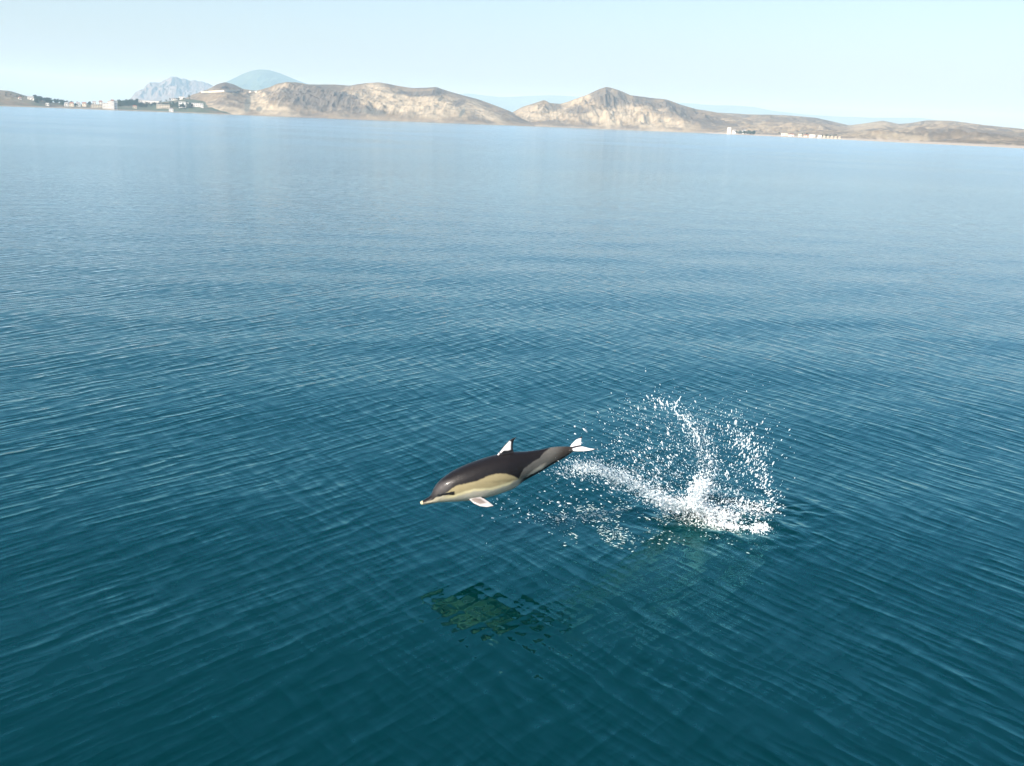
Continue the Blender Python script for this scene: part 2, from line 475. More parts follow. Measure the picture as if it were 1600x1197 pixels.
# ------------------------------------------------------------------ haze
def make_haze():
    x0, x1, y0, y1, z0, z1 = -9000, 12500, -3000, 21500, -12, 560
    v = [(x, y, z) for x in (x0, x1) for y in (y0, y1) for z in (z0, z1)]
    f = [(0, 1, 3, 2), (4, 6, 7, 5), (0, 4, 5, 1), (2, 3, 7, 6), (0, 2, 6, 4), (1, 5, 7, 3)]
    mt = bpy.data.materials.new('sea_haze'); mt.use_nodes = True
    nt = mt.node_tree; nt.nodes.clear()
    o = nt.nodes.new('ShaderNodeOutputMaterial'); p = nt.nodes.new('ShaderNodeVolumePrincipled')
    p.inputs['Color'].default_value = (*HAZE_COLOR, 1)
    p.inputs['Density'].default_value = HAZE_DENSITY
    p.inputs['Anisotropy'].default_value = 0.0
    p.inputs['Absorption Color'].default_value = (1, 1, 1, 1)   # the air scatters and hardly absorbs
    nt.links.new(p.outputs[0], o.inputs['Volume'])
    h = mesh_obj('haze', v, f, mt)
    tag(h, 'pale sea haze over the bay', 'haze', kind='stuff')
make_haze()

# ------------------------------------------------------------------ dolphin
PSI, THETA = R(15.0), R(17.2)          # nose turned a little towards the viewer, diving
NOSE = at_y(657, 786.5, 10.66)
BODY_L = 1.84
_h = Vector((-math.cos(PSI) * math.cos(THETA), -math.sin(PSI) * math.cos(THETA), -math.sin(THETA)))
_l = Vector((math.sin(PSI), -math.cos(PSI), 0))
_up = _h.cross(_l)
DM = Matrix((_h, _l, _up)).transposed().to_4x4()
DM.translation = NOSE
DMI = DM.inverted()
DMn = np.array(DM)

def loc2px(V):
    W = np.asarray(V) @ DMn[:3, :3].T + DMn[:3, 3]
    return project(W)

def px2plane(px, py, p0, n):
    """picture point to dolphin-local point on a local plane"""
    o = DMI @ Vector((0, 0, CAM_H)); d = DMI.to_3x3() @ ray(px, py)
    n = Vector(n); p0 = Vector(p0)
    return o + d * ((p0 - o).dot(n) / d.dot(n))

TOP = [(656, 786), (657.5, 783.8), (661, 782), (666, 779.5), (671, 776.6), (674.5, 772.5), (677.6, 764.5), (683, 756.3), (693, 747), (705, 738.8), (718, 732), (735, 725), (750, 719.5), (770, 713.3), (785, 709.5),
       (803, 706.8), (822, 706.2), (838.7, 704.1), (850, 702), (861, 699), (878, 697.6), (893, 698), (899, 698.6)]
BOT = [(656, 786.5), (658, 788.3), (662, 788.4), (670, 787), (685, 784.2), (705, 783.0), (728, 781.3), (745, 779.3), (757, 776.7), (780, 770), (800, 762.8), (808, 757.5), (816, 751.2), (827.5, 745.5), (844, 737.0), (861, 726.5),
       (872.5, 720.5), (885, 713.5), (894, 706.5), (899, 703.0)]

def build_dolphin():
    def loc(px, py):
        p = px2plane(px, py, (0, 0, 0), (0, 1, 0))
        return -p.x, p.z
    top = np.array([loc(*p) for p in TOP]); bot = np.array([loc(*p) for p in BOT])
    S = np.unique(np.concatenate([np.linspace(0.0, 0.02, 5), np.linspace(0.02, 0.3, 48), np.linspace(0.3, BODY_L - .01, 110)]))
    def sm(s, c):
        y = np.interp(S, c[:, 0], c[:, 1])
        for _ in range(2):
            y[2:-2] = (y[:-4] + y[1:-3] + y[2:-2] * 2 + y[3:-1] + y[4:]) / 6
        return y
    t_, b_ = sm(S, top), sm(S, bot)
    cz = (t_ + b_) / 2; hz = np.maximum((t_ - b_) / 2, 0.006)
    wr = np.interp(S, [0, .05, .12, .17, .22, .32, .55, .85, 1.1, 1.3, 1.5, 1.65, 1.84], [1.5, 1.35, 1.2, .98, .88, .86, .88, .86, .80, .70, .58, .52, .55])
    hy = hz * wr
    parts = []                                    # (verts, faces, id)
    nth = 56
    th = np.linspace(0, 2 * math.pi, nth, endpoint=False)
    ring = []
    for s, c, a, w in zip(S, cz, hz, hy):
        y = w * np.sign(np.cos(th)) * np.abs(np.cos(th)) ** 0.95
        z = c + a * np.sin(th)
        ring.append(np.stack([np.full(nth, -s), y, z], -1))
    ring = np.array(ring)                        # stations x nth
    V = ring.reshape(-1, 3)
    ns = len(S)
    fc = []
    for i in range(ns - 1):
        for j in range(nth):
            k = (j + 1) % nth
            fc.append((i * nth + j, i * nth + k, (i + 1) * nth + k, (i + 1) * nth + j))
    fc.append(tuple(range(nth - 1, -1, -1))); fc.append(tuple((ns - 1) * nth + j for j in range(nth)))
    parts.append((V, fc, 0))

    def fin(lead, trail, normal, th0, th1, pid, nsp=26, nch=14):
        """lead and trail: local points from root to tip; a lens-shaped blade between them"""
        lead = np.array([tuple(p) for p in lead]); trail = np.array([tuple(p) for p in trail])
        def res(c):
            d = np.concatenate([[0], np.cumsum(np.linalg.norm(np.diff(c, axis=0), axis=1))]); d /= d[-1]
            u = np.linspace(0, 1, nsp)
            o = np.stack([np.interp(u, d, c[:, k]) for k in range(3)], -1)
            for _ in range(2): o[1:-1] = (o[:-2] + 2 * o[1:-1] + o[2:]) / 4
            return o
        A, B = res(lead), res(trail)
        n = np.array(Vector(normal).normalized())
        vs = []
        for i in range(nsp):
            u = i / (nsp - 1); T = th0 * (1 - u) ** 0.8 + th1
            up_, lo_ = [], []
            for j in range(nch):
                v = j / (nch - 1)
                p = A[i] * (1 - v) + B[i] * v
                h = T * (0.32 + 2.0 * math.sqrt(max(v, 0.0)) * (1 - v)) * 0.5
                up_.append(p + n * h); lo_.append(p - n * h)
            vs.append(up_ + lo_[::-1])
        vs = np.array(vs); m_ = vs.shape[1]
        f = []
        for i in range(nsp - 1):
            for j in range(m_):
                k = (j + 1) % m_
                f.append((i * m_ + j, i * m_ + k, (i + 1) * m_ + k, (i + 1) * m_ + j))
        f.append(tuple(range(m_ - 1, -1, -1))); f.append(tuple((nsp - 1) * m_ + j for j in range(m_)))
        parts.append((vs.reshape(-1, 3), f, pid))

    pl = lambda pts: [px2plane(x, y, (0, 0, 0), (0, 1, 0)) for x, y in pts]
    fin(pl([(770, 721), (777, 711), (783, 702.5), (790, 693.5), (798, 686.3), (806.5, 682.6)]),
        pl([(806, 717), (803, 707), (801.3, 700), (801.5, 692.5), (803.5, 687), (807, 683.4)]), (0, 1, 0), 0.026, 0.011, 1)
    # flukes lie in the horizontal plane of the tail
    zt = float(cz[-1]); xt = -BODY_L
    for sgn, pid in ((1, 2), (-1, 3)):
        lead = [(xt + .10, 0.0), (xt + .045, .045), (xt - .010, .120), (xt - .080, .190), (xt - .185, .245)]
        trail = [(xt - .080, 0.0), (xt - .100, .030), (xt - .125, .095), (xt - .150, .170), (xt - .195, .248)]
        f3 = lambda c: [Vector((x, sgn * y, zt + 0.05 * y + (x - xt) * 0.02)) for x, y in c]
        fin(f3(lead), f3(trail), (0, 0, 1), 0.022, 0.010, pid)
    # flippers: swept back, out and down from the chest
    root = px2plane(738, 777, (0, 0.105, 0), (0, 1, 0)); root.y = 0.105
    span = Vector((0, 0.80, -0.60)); nrm = Vector((1, 0, 0)).cross(span)
    fl = lambda pts: [px2plane(x, y, root, nrm) for x, y in pts]
    Ld = fl([(727, 770), (731, 779.5), (740, 787.2), (750, 791.8), (761, 793.2), (771, 791.3)])
    Tr = fl([(748, 768), (749, 776.5), (757, 779.3), (764, 784), (769, 788), (772, 790.4)])
    fin(Ld, Tr, nrm, 0.022, 0.011, 4)
    mir = lambda c: [Vector((p.x, -p.y, p.z)) for p in c]
    fin(mir(Ld), mir(Tr), Vector((nrm.x, -nrm.y, nrm.z)), 0.022, 0.011, 5)

    # fuse everything into one continuous skin
    vs, fs, ids, off = [], [], [], 0
    for v, f, pid in parts:
        vs.append(v); fs += [tuple(i + off for i in q) for q in f]; ids += [pid] * len(v); off += len(v)
    vs = np.concatenate(vs)
    kd = KDTree(len(vs))
    for i, p in enumerate(vs): kd.insert(p, i)
    kd.balance()
    tmp = mesh_obj('dolphin_cage', vs, fs)
    bm = bmesh.new(); bm.from_mesh(tmp.data); bmesh.ops.recalc_face_normals(bm, faces=bm.faces); bm.to_mesh(tmp.data); bm.free()
    md = tmp.modifiers.new('fuse', 'REMESH'); md.mode = 'VOXEL'; md.voxel_size = 0.0052
    sm_ = tmp.modifiers.new('soften', 'SMOOTH'); sm_.factor = 0.5; sm_.iterations = 5
    dg = bpy.context.evaluated_depsgraph_get()
    me = bpy.data.meshes.new_from_object(tmp.evaluated_get(dg))
    bpy.data.objects.remove(tmp)
    me.name = 'dolphin'
    o = bpy.data.objects.new('dolphin', me); col.objects.link(o)
    o.matrix_world = DM
    me.polygons.foreach_set('use_smooth', [True] * len(me.polygons))
    nv = len(me.vertices)
    V = np.empty(nv * 3); me.vertices.foreach_get('co', V); V = V.reshape(-1, 3)
    pid = np.array([ids[kd.find(p)[1]] for p in V.tolist()])
    Vm = V.copy(); Vm[:, 1] = np.abs(V[:, 1])
    Vm[pid == 3] = V[pid == 3]
    px, py = loc2px(Vm)
    # slightly ragged edges between the colour patches
    jx = (fbm(V[:, 0] * 22, V[:, 2] * 22 + V[:, 1] * 11, 3, 3) - .5) * 2.2
    jy = (fbm(V[:, 0] * 22 + 9, V[:, 2] * 22 - V[:, 1] * 11, 3, 5) - .5) * 2.2
    x = px + jx; y = py + jy
    CAPE = np.array((0.0085, 0.0072, 0.0075)); GREY = np.array((0.085, 0.081, 0.073)); TAN = np.array((0.255, 0.212, 0.118))
    BELLY = np.array((0.35, 0.32, 0.262)); PALE = np.array((0.47, 0.41, 0.25)); BROWN = np.array((0.034, 0.028, 0.024))
    BLACK = np.array((0.009, 0.009, 0.010)); WHITE = np.array((0.78, 0.73, 0.71)); HEAD = np.array((0.055, 0.050, 0.050))  # WHITE: pale fin patches with sun glare painted in
    ip = lambda pts: np.interp(x, [p[0] for p in pts], [p[1] for p in pts])
    C = ip([(655, 786), (661, 786.0), (675, 781.8), (681, 778.2), (690, 774.8), (699, 769), (706, 763), (712, 759), (730, 755), (745, 752), (760, 745), (775, 740.7), (790, 739.8), (797, 742), (805, 745.4), (810.5, 748.5), (814, 740),
            (819, 732), (830, 724), (843, 715), (850, 707), (857, 701.5), (864, 696), (900, 690)])
    Bl = ip([(655, 783), (690, 778.5), (700, 777), (710, 775), (730, 768.5), (740, 765.5), (770, 763), (785, 758.5), (800, 753.5), (812, 749.5), (818, 746), (900, 700)])
    Bo = ip(BOT)
    c = np.repeat(TAN[None, :], nv, 0)
    c = lerp(c, TAN * 0.72, ell(x, y, 790, 751.5, 26, 2.2, -4, .6) * 0.8)  # shadow line along the tan patch, painted as a darker streak
    below = smooth(-1.5, 1.5, y - Bl)
    c = lerp(c, BELLY, below)
    c = lerp(c, PALE * 1.12, np.exp(-((y - Bl - 0.5) / 2.2) ** 2) * (x > 690) * smooth(815, 795, x))
    c = lerp(c, BELLY * np.array((1.05, 1.02, .92)), smooth(704, 690, x))
    # flank behind the crossing point
    fl_ = smooth(808, 815, x)
    flank = lerp(np.repeat(GREY[None, :], nv, 0), BROWN, smooth(862, 884, x + (y - 705) * .5))
    flank = lerp(flank, BELLY * 0.95, ell(x, y, 838, 735.5, 15, 3.4, -36, .5) * .95)
    c = lerp(c, flank, fl_ * (y < Bl + 60))
    c = lerp(c, BELLY * .8, ell(x, y, 806, 754, 10, 3, -30, .5) * .8)
    c = lerp(c, BLACK, smooth(3.6, 1.8, Bo - y) * smooth(812, 822, x))
    # dark cape
    cape = smooth(1.5, -1.5, y - C)
    cape_c = lerp(np.repeat(CAPE[None, :], nv, 0), HEAD, ell(x, y, 691, 763, 16, 8.5, -35, .5) * .9)
    c = lerp(c, cape_c, cape)
    # eye stripe and beak
    ln = 773.8 - (x - 683) * 0.115
    c = lerp(c, BLACK, smooth(2.0, 0.7, np.abs(y - ln) - np.interp(x, [683, 700, 708], [0, .4, 1.3])) * smooth(681, 685, x) * smooth(712, 709, x))
    c = lerp(c, BLACK * 2, smooth(1.0, 0.3, np.abs(y - (787.6 - (x - 658) * 0.12))) * (x > 661) * (x < 676) * .75)
    c = lerp(c, PALE * 1.15, smooth(661.5, 659.5, x))
    def poly(pts, soft=0.9):
        P = np.array(pts); inside = np.zeros(nv, bool); dist = np.full(nv, 1e9)
        for i in range(len(P)):
            a, b2 = P[i], P[(i + 1) % len(P)]
            cond = ((a[1] > py) != (b2[1] > py))
            xi = (b2[0] - a[0]) * (py - a[1]) / (b2[1] - a[1] + 1e-12) + a[0]
            inside ^= cond & (px < xi)
            ab = b2 - a; tt = np.clip(((px - a[0]) * ab[0] + (py - a[1]) * ab[1]) / (ab @ ab), 0, 1)
            dist = np.minimum(dist, np.hypot(px - a[0] - tt * ab[0], py - a[1] - tt * ab[1]))
        return smooth(-soft, soft, np.where(inside, dist, -dist))
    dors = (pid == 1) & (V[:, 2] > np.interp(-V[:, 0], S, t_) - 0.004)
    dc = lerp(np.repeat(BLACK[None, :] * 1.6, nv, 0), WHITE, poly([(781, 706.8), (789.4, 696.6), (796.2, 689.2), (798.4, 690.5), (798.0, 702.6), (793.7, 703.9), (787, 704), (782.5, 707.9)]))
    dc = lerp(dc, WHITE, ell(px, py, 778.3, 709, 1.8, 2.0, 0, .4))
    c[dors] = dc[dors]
    # flukes: white blades, partly painted sun glare, with dark tips and roots, by their own outline
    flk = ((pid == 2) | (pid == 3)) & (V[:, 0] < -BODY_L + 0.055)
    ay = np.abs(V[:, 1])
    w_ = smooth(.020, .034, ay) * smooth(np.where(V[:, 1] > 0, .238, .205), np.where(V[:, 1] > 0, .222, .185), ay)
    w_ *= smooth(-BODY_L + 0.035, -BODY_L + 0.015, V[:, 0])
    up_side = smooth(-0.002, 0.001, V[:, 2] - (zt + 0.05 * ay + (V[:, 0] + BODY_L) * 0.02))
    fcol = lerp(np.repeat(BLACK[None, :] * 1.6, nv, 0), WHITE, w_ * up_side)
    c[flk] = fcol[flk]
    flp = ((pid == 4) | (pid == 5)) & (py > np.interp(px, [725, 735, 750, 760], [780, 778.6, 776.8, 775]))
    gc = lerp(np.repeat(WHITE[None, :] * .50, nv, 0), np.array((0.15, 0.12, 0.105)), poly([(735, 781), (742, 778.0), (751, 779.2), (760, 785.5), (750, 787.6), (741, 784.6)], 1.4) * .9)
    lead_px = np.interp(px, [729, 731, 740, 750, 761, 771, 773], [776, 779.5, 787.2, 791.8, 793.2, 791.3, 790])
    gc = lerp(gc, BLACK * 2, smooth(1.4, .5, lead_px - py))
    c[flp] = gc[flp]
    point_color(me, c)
    mt, nt, b = new_mat('wet_dolphin_skin')
    vc = nt.nodes.new('ShaderNodeVertexColor'); vc.layer_name = 'Col'
    tcn = nt.nodes.new('ShaderNodeTexCoord')
    n = nt.nodes.new('ShaderNodeTexNoise'); n.inputs['Scale'].default_value = 9; n.inputs['Detail'].default_value = 6
    nt.links.new(tcn.outputs['Object'], n.inputs['Vector'])
    r_ = nt.nodes.new('ShaderNodeMapRange'); r_.inputs[3].default_value = .78; r_.inputs[4].default_value = 1.22
    nt.links.new(n.outputs['Fac'], r_.inputs[0])
    mx = nt.nodes.new('ShaderNodeVectorMath'); mx.operation = 'SCALE'
    nt.links.new(vc.outputs['Color'], mx.inputs[0]); nt.links.new(r_.outputs[0], mx.inputs['Scale'])
    nt.links.new(mx.outputs[0], b.inputs['Base Color'])
    b.inputs['Roughness'].default_value = 0.45
    b.inputs['Specular IOR Level'].default_value = 0.16
    b.inputs['Coat Weight'].default_value = 0.16
    b.inputs['Coat Roughness'].default_value = 0.03
    bp = nt.nodes.new('ShaderNodeBump'); bp.inputs['Strength'].default_value = 0.28; bp.inputs['Distance'].default_value = 0.01
    n2 = nt.nodes.new('ShaderNodeTexNoise'); n2.inputs['Scale'].default_value = 38; n2.inputs['Detail'].default_value = 4
    nt.links.new(tcn.outputs['Object'], n2.inputs['Vector'])
    nt.links.new(n2.outputs['Fac'], bp.inputs['Height']); nt.links.new(bp.outputs[0], b.inputs['Normal']); nt.links.new(bp.outputs[0], b.inputs['Coat Normal'])
    me.materials.clear(); me.materials.append(mt)
    tag(o, 'leaping dolphin with dark back, tan side patch and white fins bright with painted sun glare above the water', 'dolphin')
    # eyes
    bv = BVHTree.FromPolygons(V.tolist(), [tuple(p.vertices) for p in me.polygons])
    em, ent, eb = new_mat('dolphin_eye'); eb.inputs['Base Color'].default_value = (0.006, 0.005, 0.005, 1); eb.inputs['Roughness'].default_value = 0.08
    oc = DMI @ Vector((0, 0, CAM_H)); dd = DMI.to_3x3() @ ray(707.3, 771.0)
    hit = bv.ray_cast(oc, dd)[0]
    if hit:
        for s in (1, -1):
            bm = bmesh.new(); bmesh.ops.create_uvsphere(bm, u_segments=16, v_segments=10, radius=0.0105)
            e = bpy.data.meshes.new('eye'); bm.to_mesh(e); bm.free()
            e.polygons.foreach_set('use_smooth', [True] * len(e.polygons))
            e.materials.append(em)
            eo = bpy.data.objects.new('eye', e); col.objects.link(eo)
            eo.parent = o; eo.location = (hit.x, s * (hit.y - 0.003), hit.z); eo.scale = (1.25, .6, 0.8)
    return o
dolphin = build_dolphin()

# ------------------------------------------------------------------ splash
def foam_material(name, rgb, trans):
    mt = bpy.data.materials.new(name); mt.use_nodes = True
    nt = mt.node_tree; b = nt.nodes['Principled BSDF']; out = nt.nodes['Material Output']
    tcn = nt.nodes.new('ShaderNodeTexCoord')
    n = nt.nodes.new('ShaderNodeTexNoise'); n.inputs['Scale'].default_value = 14; n.inputs['Detail'].default_value = 3
    nt.links.new(tcn.outputs['Object'], n.inputs['Vector'])
    rp = nt.nodes.new('ShaderNodeMix'); rp.data_type = 'RGBA'
    rp.inputs[6].default_value = (rgb[0] * .85, rgb[1] * .92, rgb[2] * .95, 1); rp.inputs[7].default_value = (*rgb, 1)
    nt.links.new(n.outputs['Fac'], rp.inputs[0])
    nt.links.new(rp.outputs[2], b.inputs['Base Color'])
    b.inputs['Roughness'].default_value = 0.25; b.inputs['IOR'].default_value = 1.333
    t = nt.nodes.new('ShaderNodeBsdfTranslucent'); t.inputs[0].default_value = (*rgb, 1)
    mx = nt.nodes.new('ShaderNodeMixShader'); mx.inputs[0].default_value = trans
    nt.links.new(b.outputs[0], mx.inputs[1]); nt.links.new(t.outputs[0], mx.inputs[2])
    nt.links.new(mx.outputs[0], out.inputs['Surface'])
    return mt

def ico():
    bm = bmesh.new(); bmesh.ops.create_icosphere(bm, subdivisions=1, radius=1.0)
    v = np.array([tuple(x.co) for x in bm.verts]); f = np.array([[q.index for q in p.verts] for p in bm.faces]); bm.free()
    bm = bmesh.new(); bmesh.ops.create_icosphere(bm, subdivisions=2, radius=1.0)
    v2 = np.array([tuple(x.co) for x in bm.verts]); f2 = np.array([[q.index for q in p.verts] for p in bm.faces]); bm.free()
    return (v, f), (v2, f2)
ICO1, ICO2 = ico()

def blobs(name, P, rad, stretch, direction, mat, label, base=ICO1, flat=1.0, rough=0.0):
    """one mesh of many drops"""
    v, f = base
    n = len(P)
    P = np.asarray(P); rad = np.asarray(rad)
    d = np.asarray(direction); d = d / np.linalg.norm(d, axis=1, keepdims=True)
    al = v @ d.T                                   # nv x n
    W = v[:, None, :] + al[:, :, None] * d[None] * (np.asarray(stretch) - 1)[None, :, None]
    if rough: W *= 1 + rough * (rng.random((len(v), n, 1)) - .5)
    W[:, :, 2] *= flat
    W = W * rad[None, :, None] + P[None]
    V = W.transpose(1, 0, 2).reshape(-1, 3)
    Fc = (f[None] + (np.arange(n) * len(v))[:, None, None]).reshape(-1, 3)
    o = mesh_obj(name, V, Fc, mat, smooth=True)
    tag(o, label, 'splash', kind='stuff')
    return o

def stroke(pts, n, sx, sy=None):
    """random picture points scattered about a polyline"""
    P = np.array(pts, float); d = np.concatenate([[0], np.cumsum(np.hypot(*np.diff(P, axis=0).T))]); d /= d[-1]
    u = rng.random(n)
    x = np.interp(u, d, P[:, 0]) + rng.normal(0, 1, n) * sx; y = np.interp(u, d, P[:, 1]) + rng.normal(0, 1, n) * (sy or sx)
    return np.stack([x, y], -1)

def build_splash():
    white = foam_material('white_spray', (0.93, 0.95, 0.95), 0.45)
    Yb = SPLASH.y
    def put(pts, ydepth, spread):
        out = []
        for (x, y) in pts:
            Y = (ydepth(x) if callable(ydepth) else ydepth) + rng.normal(0, spread)
            p = at_y(x, y, Y)
            if p.z < 0.012:
                p = at_z(x, y, 0.008)
            out.append(tuple(p))
        return np.array(out)
    tailY = 11.15
    dep = lambda x: float(np.interp(x, [860, 930, 1060, 1130, 1220], [tailY, tailY + .1, Yb - .05, Yb, Yb + .05]))
    # ---- flying drops
    sets = [
        # (points, depth spread, radius mean)
        (stroke([(866, 738), (905, 728), (940, 735), (970, 744), (1000, 762), (1040, 782), (1075, 795)], 1500, 12, 9), .12, .0042),
        (stroke([(900, 728), (950, 738), (990, 756), (1020, 775), (1065, 795)], 900, 5, 5), .08, .0046),
        (stroke([(935, 705), (990, 700), (1040, 720), (1070, 760)], 500, 30, 25), .20, .0035),
        (stroke([(1085, 792), (1100, 760), (1112, 735), (1100, 700), (1095, 680)], 420, 10, 10), .10, .0042),
        (stroke([(1090, 790), (1120, 775), (1150, 760), (1175, 730), (1165, 700)], 640, 26, 26), .22, .0038),
        (stroke([(1205, 800), (1212, 780), (1195, 750), (1185, 730), (1170, 700), (1150, 670)], 330, 7, 10), .12, .0050),
        (stroke([(1090, 690), (1075, 655), (1050, 637), (1022, 622)], 260, 9, 8), .08, .0042),
        (stroke([(1020, 620), (1000, 640), (970, 655), (940, 665)], 110, 24, 12), .2, .0032),
        (stroke([(1100, 690), (1130, 665), (1180, 680), (1195, 700)], 240, 20, 18), .2, .0038),
        (stroke([(1000, 680), (1050, 690), (1110, 660)], 200, 35, 28), .25, .0034),
        (stroke([(980, 760), (1020, 745), (1080, 740)], 330, 30, 18), .2, .0042),
        (stroke([(780, 795), (830, 800), (900, 780), (960, 800)], 170, 30, 16), .2, .0045),
        (stroke([(1060, 800), (1110, 800), (1170, 815), (1210, 815)], 700, 14, 11), .18, .0038),
    ]
    P, Rr, St = [], [], []
    for pts, sp, rm in sets:
        P.append(put(pts, dep, sp)); k = len(pts)
        Rr.append(rm * np.exp(rng.normal(0, .45, k))); St.append(1 + rng.random(k) ** 3 * 3.6)
    P = np.concatenate(P); Rr = np.clip(np.concatenate(Rr), .0018, .017); St = np.concatenate(St)
    D = np.stack([(P[:, 0] - SPLASH.x) + rng.normal(0, .3, len(P)), (P[:, 1] - SPLASH.y) + rng.normal(0, .3, len(P)), 0.5 + P[:, 2] + rng.normal(0, .4, len(P))], -1)
    blobs('spray_drops', P, Rr, St, D, white, 'cloud of white water drops flying behind the dolphin tail', rough=.25)
    # ---- fine mist of tiny drops
    mist = np.concatenate([stroke([(1075, 790), (1110, 770), (1140, 790), (1190, 815)], 1100, 20, 16), stroke([(900, 730), (960, 740), (1010, 768), (1070, 795)], 1800, 12, 10),
                           stroke([(1095, 780), (1108, 740), (1095, 690), (1075, 655)], 700, 12, 14), stroke([(1000, 700), (1150, 700)], 900, 40, 45)])
    P = put(mist, dep, .2)
    blobs('spray_mist', P, .0027 * np.exp(rng.normal(0, .3, len(P))), np.ones(len(P)), np.tile([0, 0, 1.0], (len(P), 1)), white, 'fine white mist around the splash')
    # ---- torn white water at the foot of the splash
    core = np.concatenate([stroke([(1072, 785), (1090, 795), (1120, 808), (1150, 816)], 3600, 9, 6), stroke([(1110, 812), (1160, 818), (1196, 826)], 1700, 8, 4),
                           stroke([(1082, 790), (1090, 772), (1100, 755)], 1000, 7, 8), stroke([(1150, 790), (1190, 795)], 330, 16, 6), stroke([(1020, 775), (1065, 795)], 800, 8, 5)])
    P = put(core, dep, .16)
    P[:, 2] = np.maximum(P[:, 2], .004)
    D = rng.normal(0, 1, P.shape)
    blobs('white_water', P, .0058 * np.exp(rng.normal(0, .5, len(P))), 1 + rng.random(len(P)), D, white, 'boiling white water where the tail left the sea', rough=.6)
    # ---- foam and bubbles floating on the surface
    fp = np.concatenate([stroke([(860, 815), (920, 800), (980, 800), (1040, 808)], 800, 26, 7), stroke([(910, 830), (960, 835), (990, 845)], 500, 24, 10), stroke([(1060, 805), (1130, 825), (1215, 830)], 900, 22, 9),
                         stroke([(1000, 820), (1090, 840), (1180, 840)], 220, 40, 10), stroke([(1200, 790), (1240, 780)], 60, 16, 7)])
    P = np.array([tuple(at_z(x, y, 0.006)) for x, y in fp])
    P = P[rng.random(len(P)) < smooth(0.42, 0.62, fbm(P[:, 0] * 4, P[:, 1] * 2.6, 3, 77)) * 1.2]
    D = np.stack([rng.normal(1, .3, len(P)), rng.normal(0, .5, len(P)), np.zeros(len(P))], -1)
    foam = foam_material('surface_foam', (0.62, 0.70, 0.66), 0.2)
    blobs('surface_foam', P, np.minimum(.0045 * np.exp(rng.normal(0, .6, len(P))), .0095), 1 + rng.random(len(P)) * 2.2, D, foam, 'scattered flecks of foam floating around the splash', flat=.35, rough=.6)
    # ---- ribbons of water thrown up
    def ribbon(pts, r0, r1, Y):
        c = [at_y(x, y, Y) for x, y in pts]
        cp = np.array([tuple(p) for p in c]); d = np.concatenate([[0], np.cumsum(np.linalg.norm(np.diff(cp, axis=0), axis=1))]); d /= d[-1]
        n = 60; u = np.linspace(0, 1, n)
        q = np.stack([np.interp(u, d, cp[:, k]) for k in range(3)], -1)
        for _ in range(4): q[1:-1] = (q[:-2] + 2 * q[1:-1] + q[2:]) / 4
        q += (np.stack([vnoise(u * 14, u * 0 + k, 3 + k) for k in range(3)], -1) - .5) * .03
        rr = (r0 + (r1 - r0) * u) * (0.55 + 0.9 * vnoise(u * 22, u * 0, 8))
        tg = np.gradient(q, axis=0); tg /= np.linalg.norm(tg, axis=1, keepdims=True)
        a = np.cross(tg, [0, 1, 0]); a /= np.linalg.norm(a, axis=1, keepdims=True); b2 = np.cross(tg, a)
        th = np.linspace(0, 2 * math.pi, 8, endpoint=False)
        V = q[:, None] + rr[:, None, None] * (np.cos(th)[None, :, None] * a[:, None] + np.sin(th)[None, :, None] * b2[:, None] * .8)
        V = V.reshape(-1, 3)
        f = [(i * 8 + j, i * 8 + (j + 1) % 8, (i + 1) * 8 + (j + 1) % 8, (i + 1) * 8 + j) for i in range(n - 1) for j in range(8)]
        return V, f
    Vs, Fs, off = [], [], 0
    for a in (([(1066, 619), (1058, 628), (1053, 640), (1058, 646), (1072, 654)], .004, .007, Yb - .05), ([(1071, 653), (1077, 661), (1084, 674), (1091, 682), (1093, 697)], .008, .007, Yb - .05)):
        v, f = ribbon(*a); Vs.append(v); Fs += [tuple(i + off for i in q) for q in f]; off += len(v)
    o = mesh_obj('water_ribbon', np.concatenate(Vs), Fs, white, smooth=True)
    tag(o, 'twisting ribbon of water thrown up above the splash', 'splash', kind='stuff')
build_splash()

# ------------------------------------------------------------------ village
WALL_W = simple_mat('white_plaster', (0.80, 0.77, 0.70), 0.8, .08)
WALL_C = simple_mat('cream_plaster', (0.62, 0.55, 0.42), 0.8, .08)
ROOF_R = simple_mat('red_tiles', (0.27, 0.13, 0.09), 0.8, .15)
ROOF_G = simple_mat('grey_roofing', (0.30, 0.29, 0.28), 0.8, .12)
GLASS_D = simple_mat('dark_window', (0.05, 0.06, 0.07), 0.15, .05)
STONE = simple_mat('pale_masonry', (0.66, 0.60, 0.48), 0.9, .1)
BARK = simple_mat('tree_bark', (0.10, 0.075, 0.05), 0.9, .2, 3)
LEAF = simple_mat('dark_leaves', (0.040, 0.062, 0.030), 0.7, .35, 0.9)
LEAF2 = simple_mat('olive_leaves', (0.070, 0.080, 0.040), 0.7, .35, 0.9)

def box_vf(x0, x1, y0, y1, z0, z1):
    v = [(x, y, z) for x in (x0, x1) for y in (y0, y1) for z in (z0, z1)]
    return v, [(0, 1, 3, 2), (4, 6, 7, 5), (0, 4, 5, 1), (2, 3, 7, 6), (0, 2, 6, 4), (1, 5, 7, 3)]

LANDS = (bv_village, bv_main, bv_second, bv_right)
def ground_at(px, py):
    """where the sight line to a building's foot meets the land"""
    best = None
    for yy in (py, py + 1, py + 2, py + 3):
        for bv in LANDS:
            h = bv.ray_cast(Vector((0, 0, CAM_H)), ray(px, yy))
            if h[0] is not None and h[0].z > 0.3 and (best is None or h[3] < best[1]): best = (h[0], h[3])
        if best: return best[0]
    return None

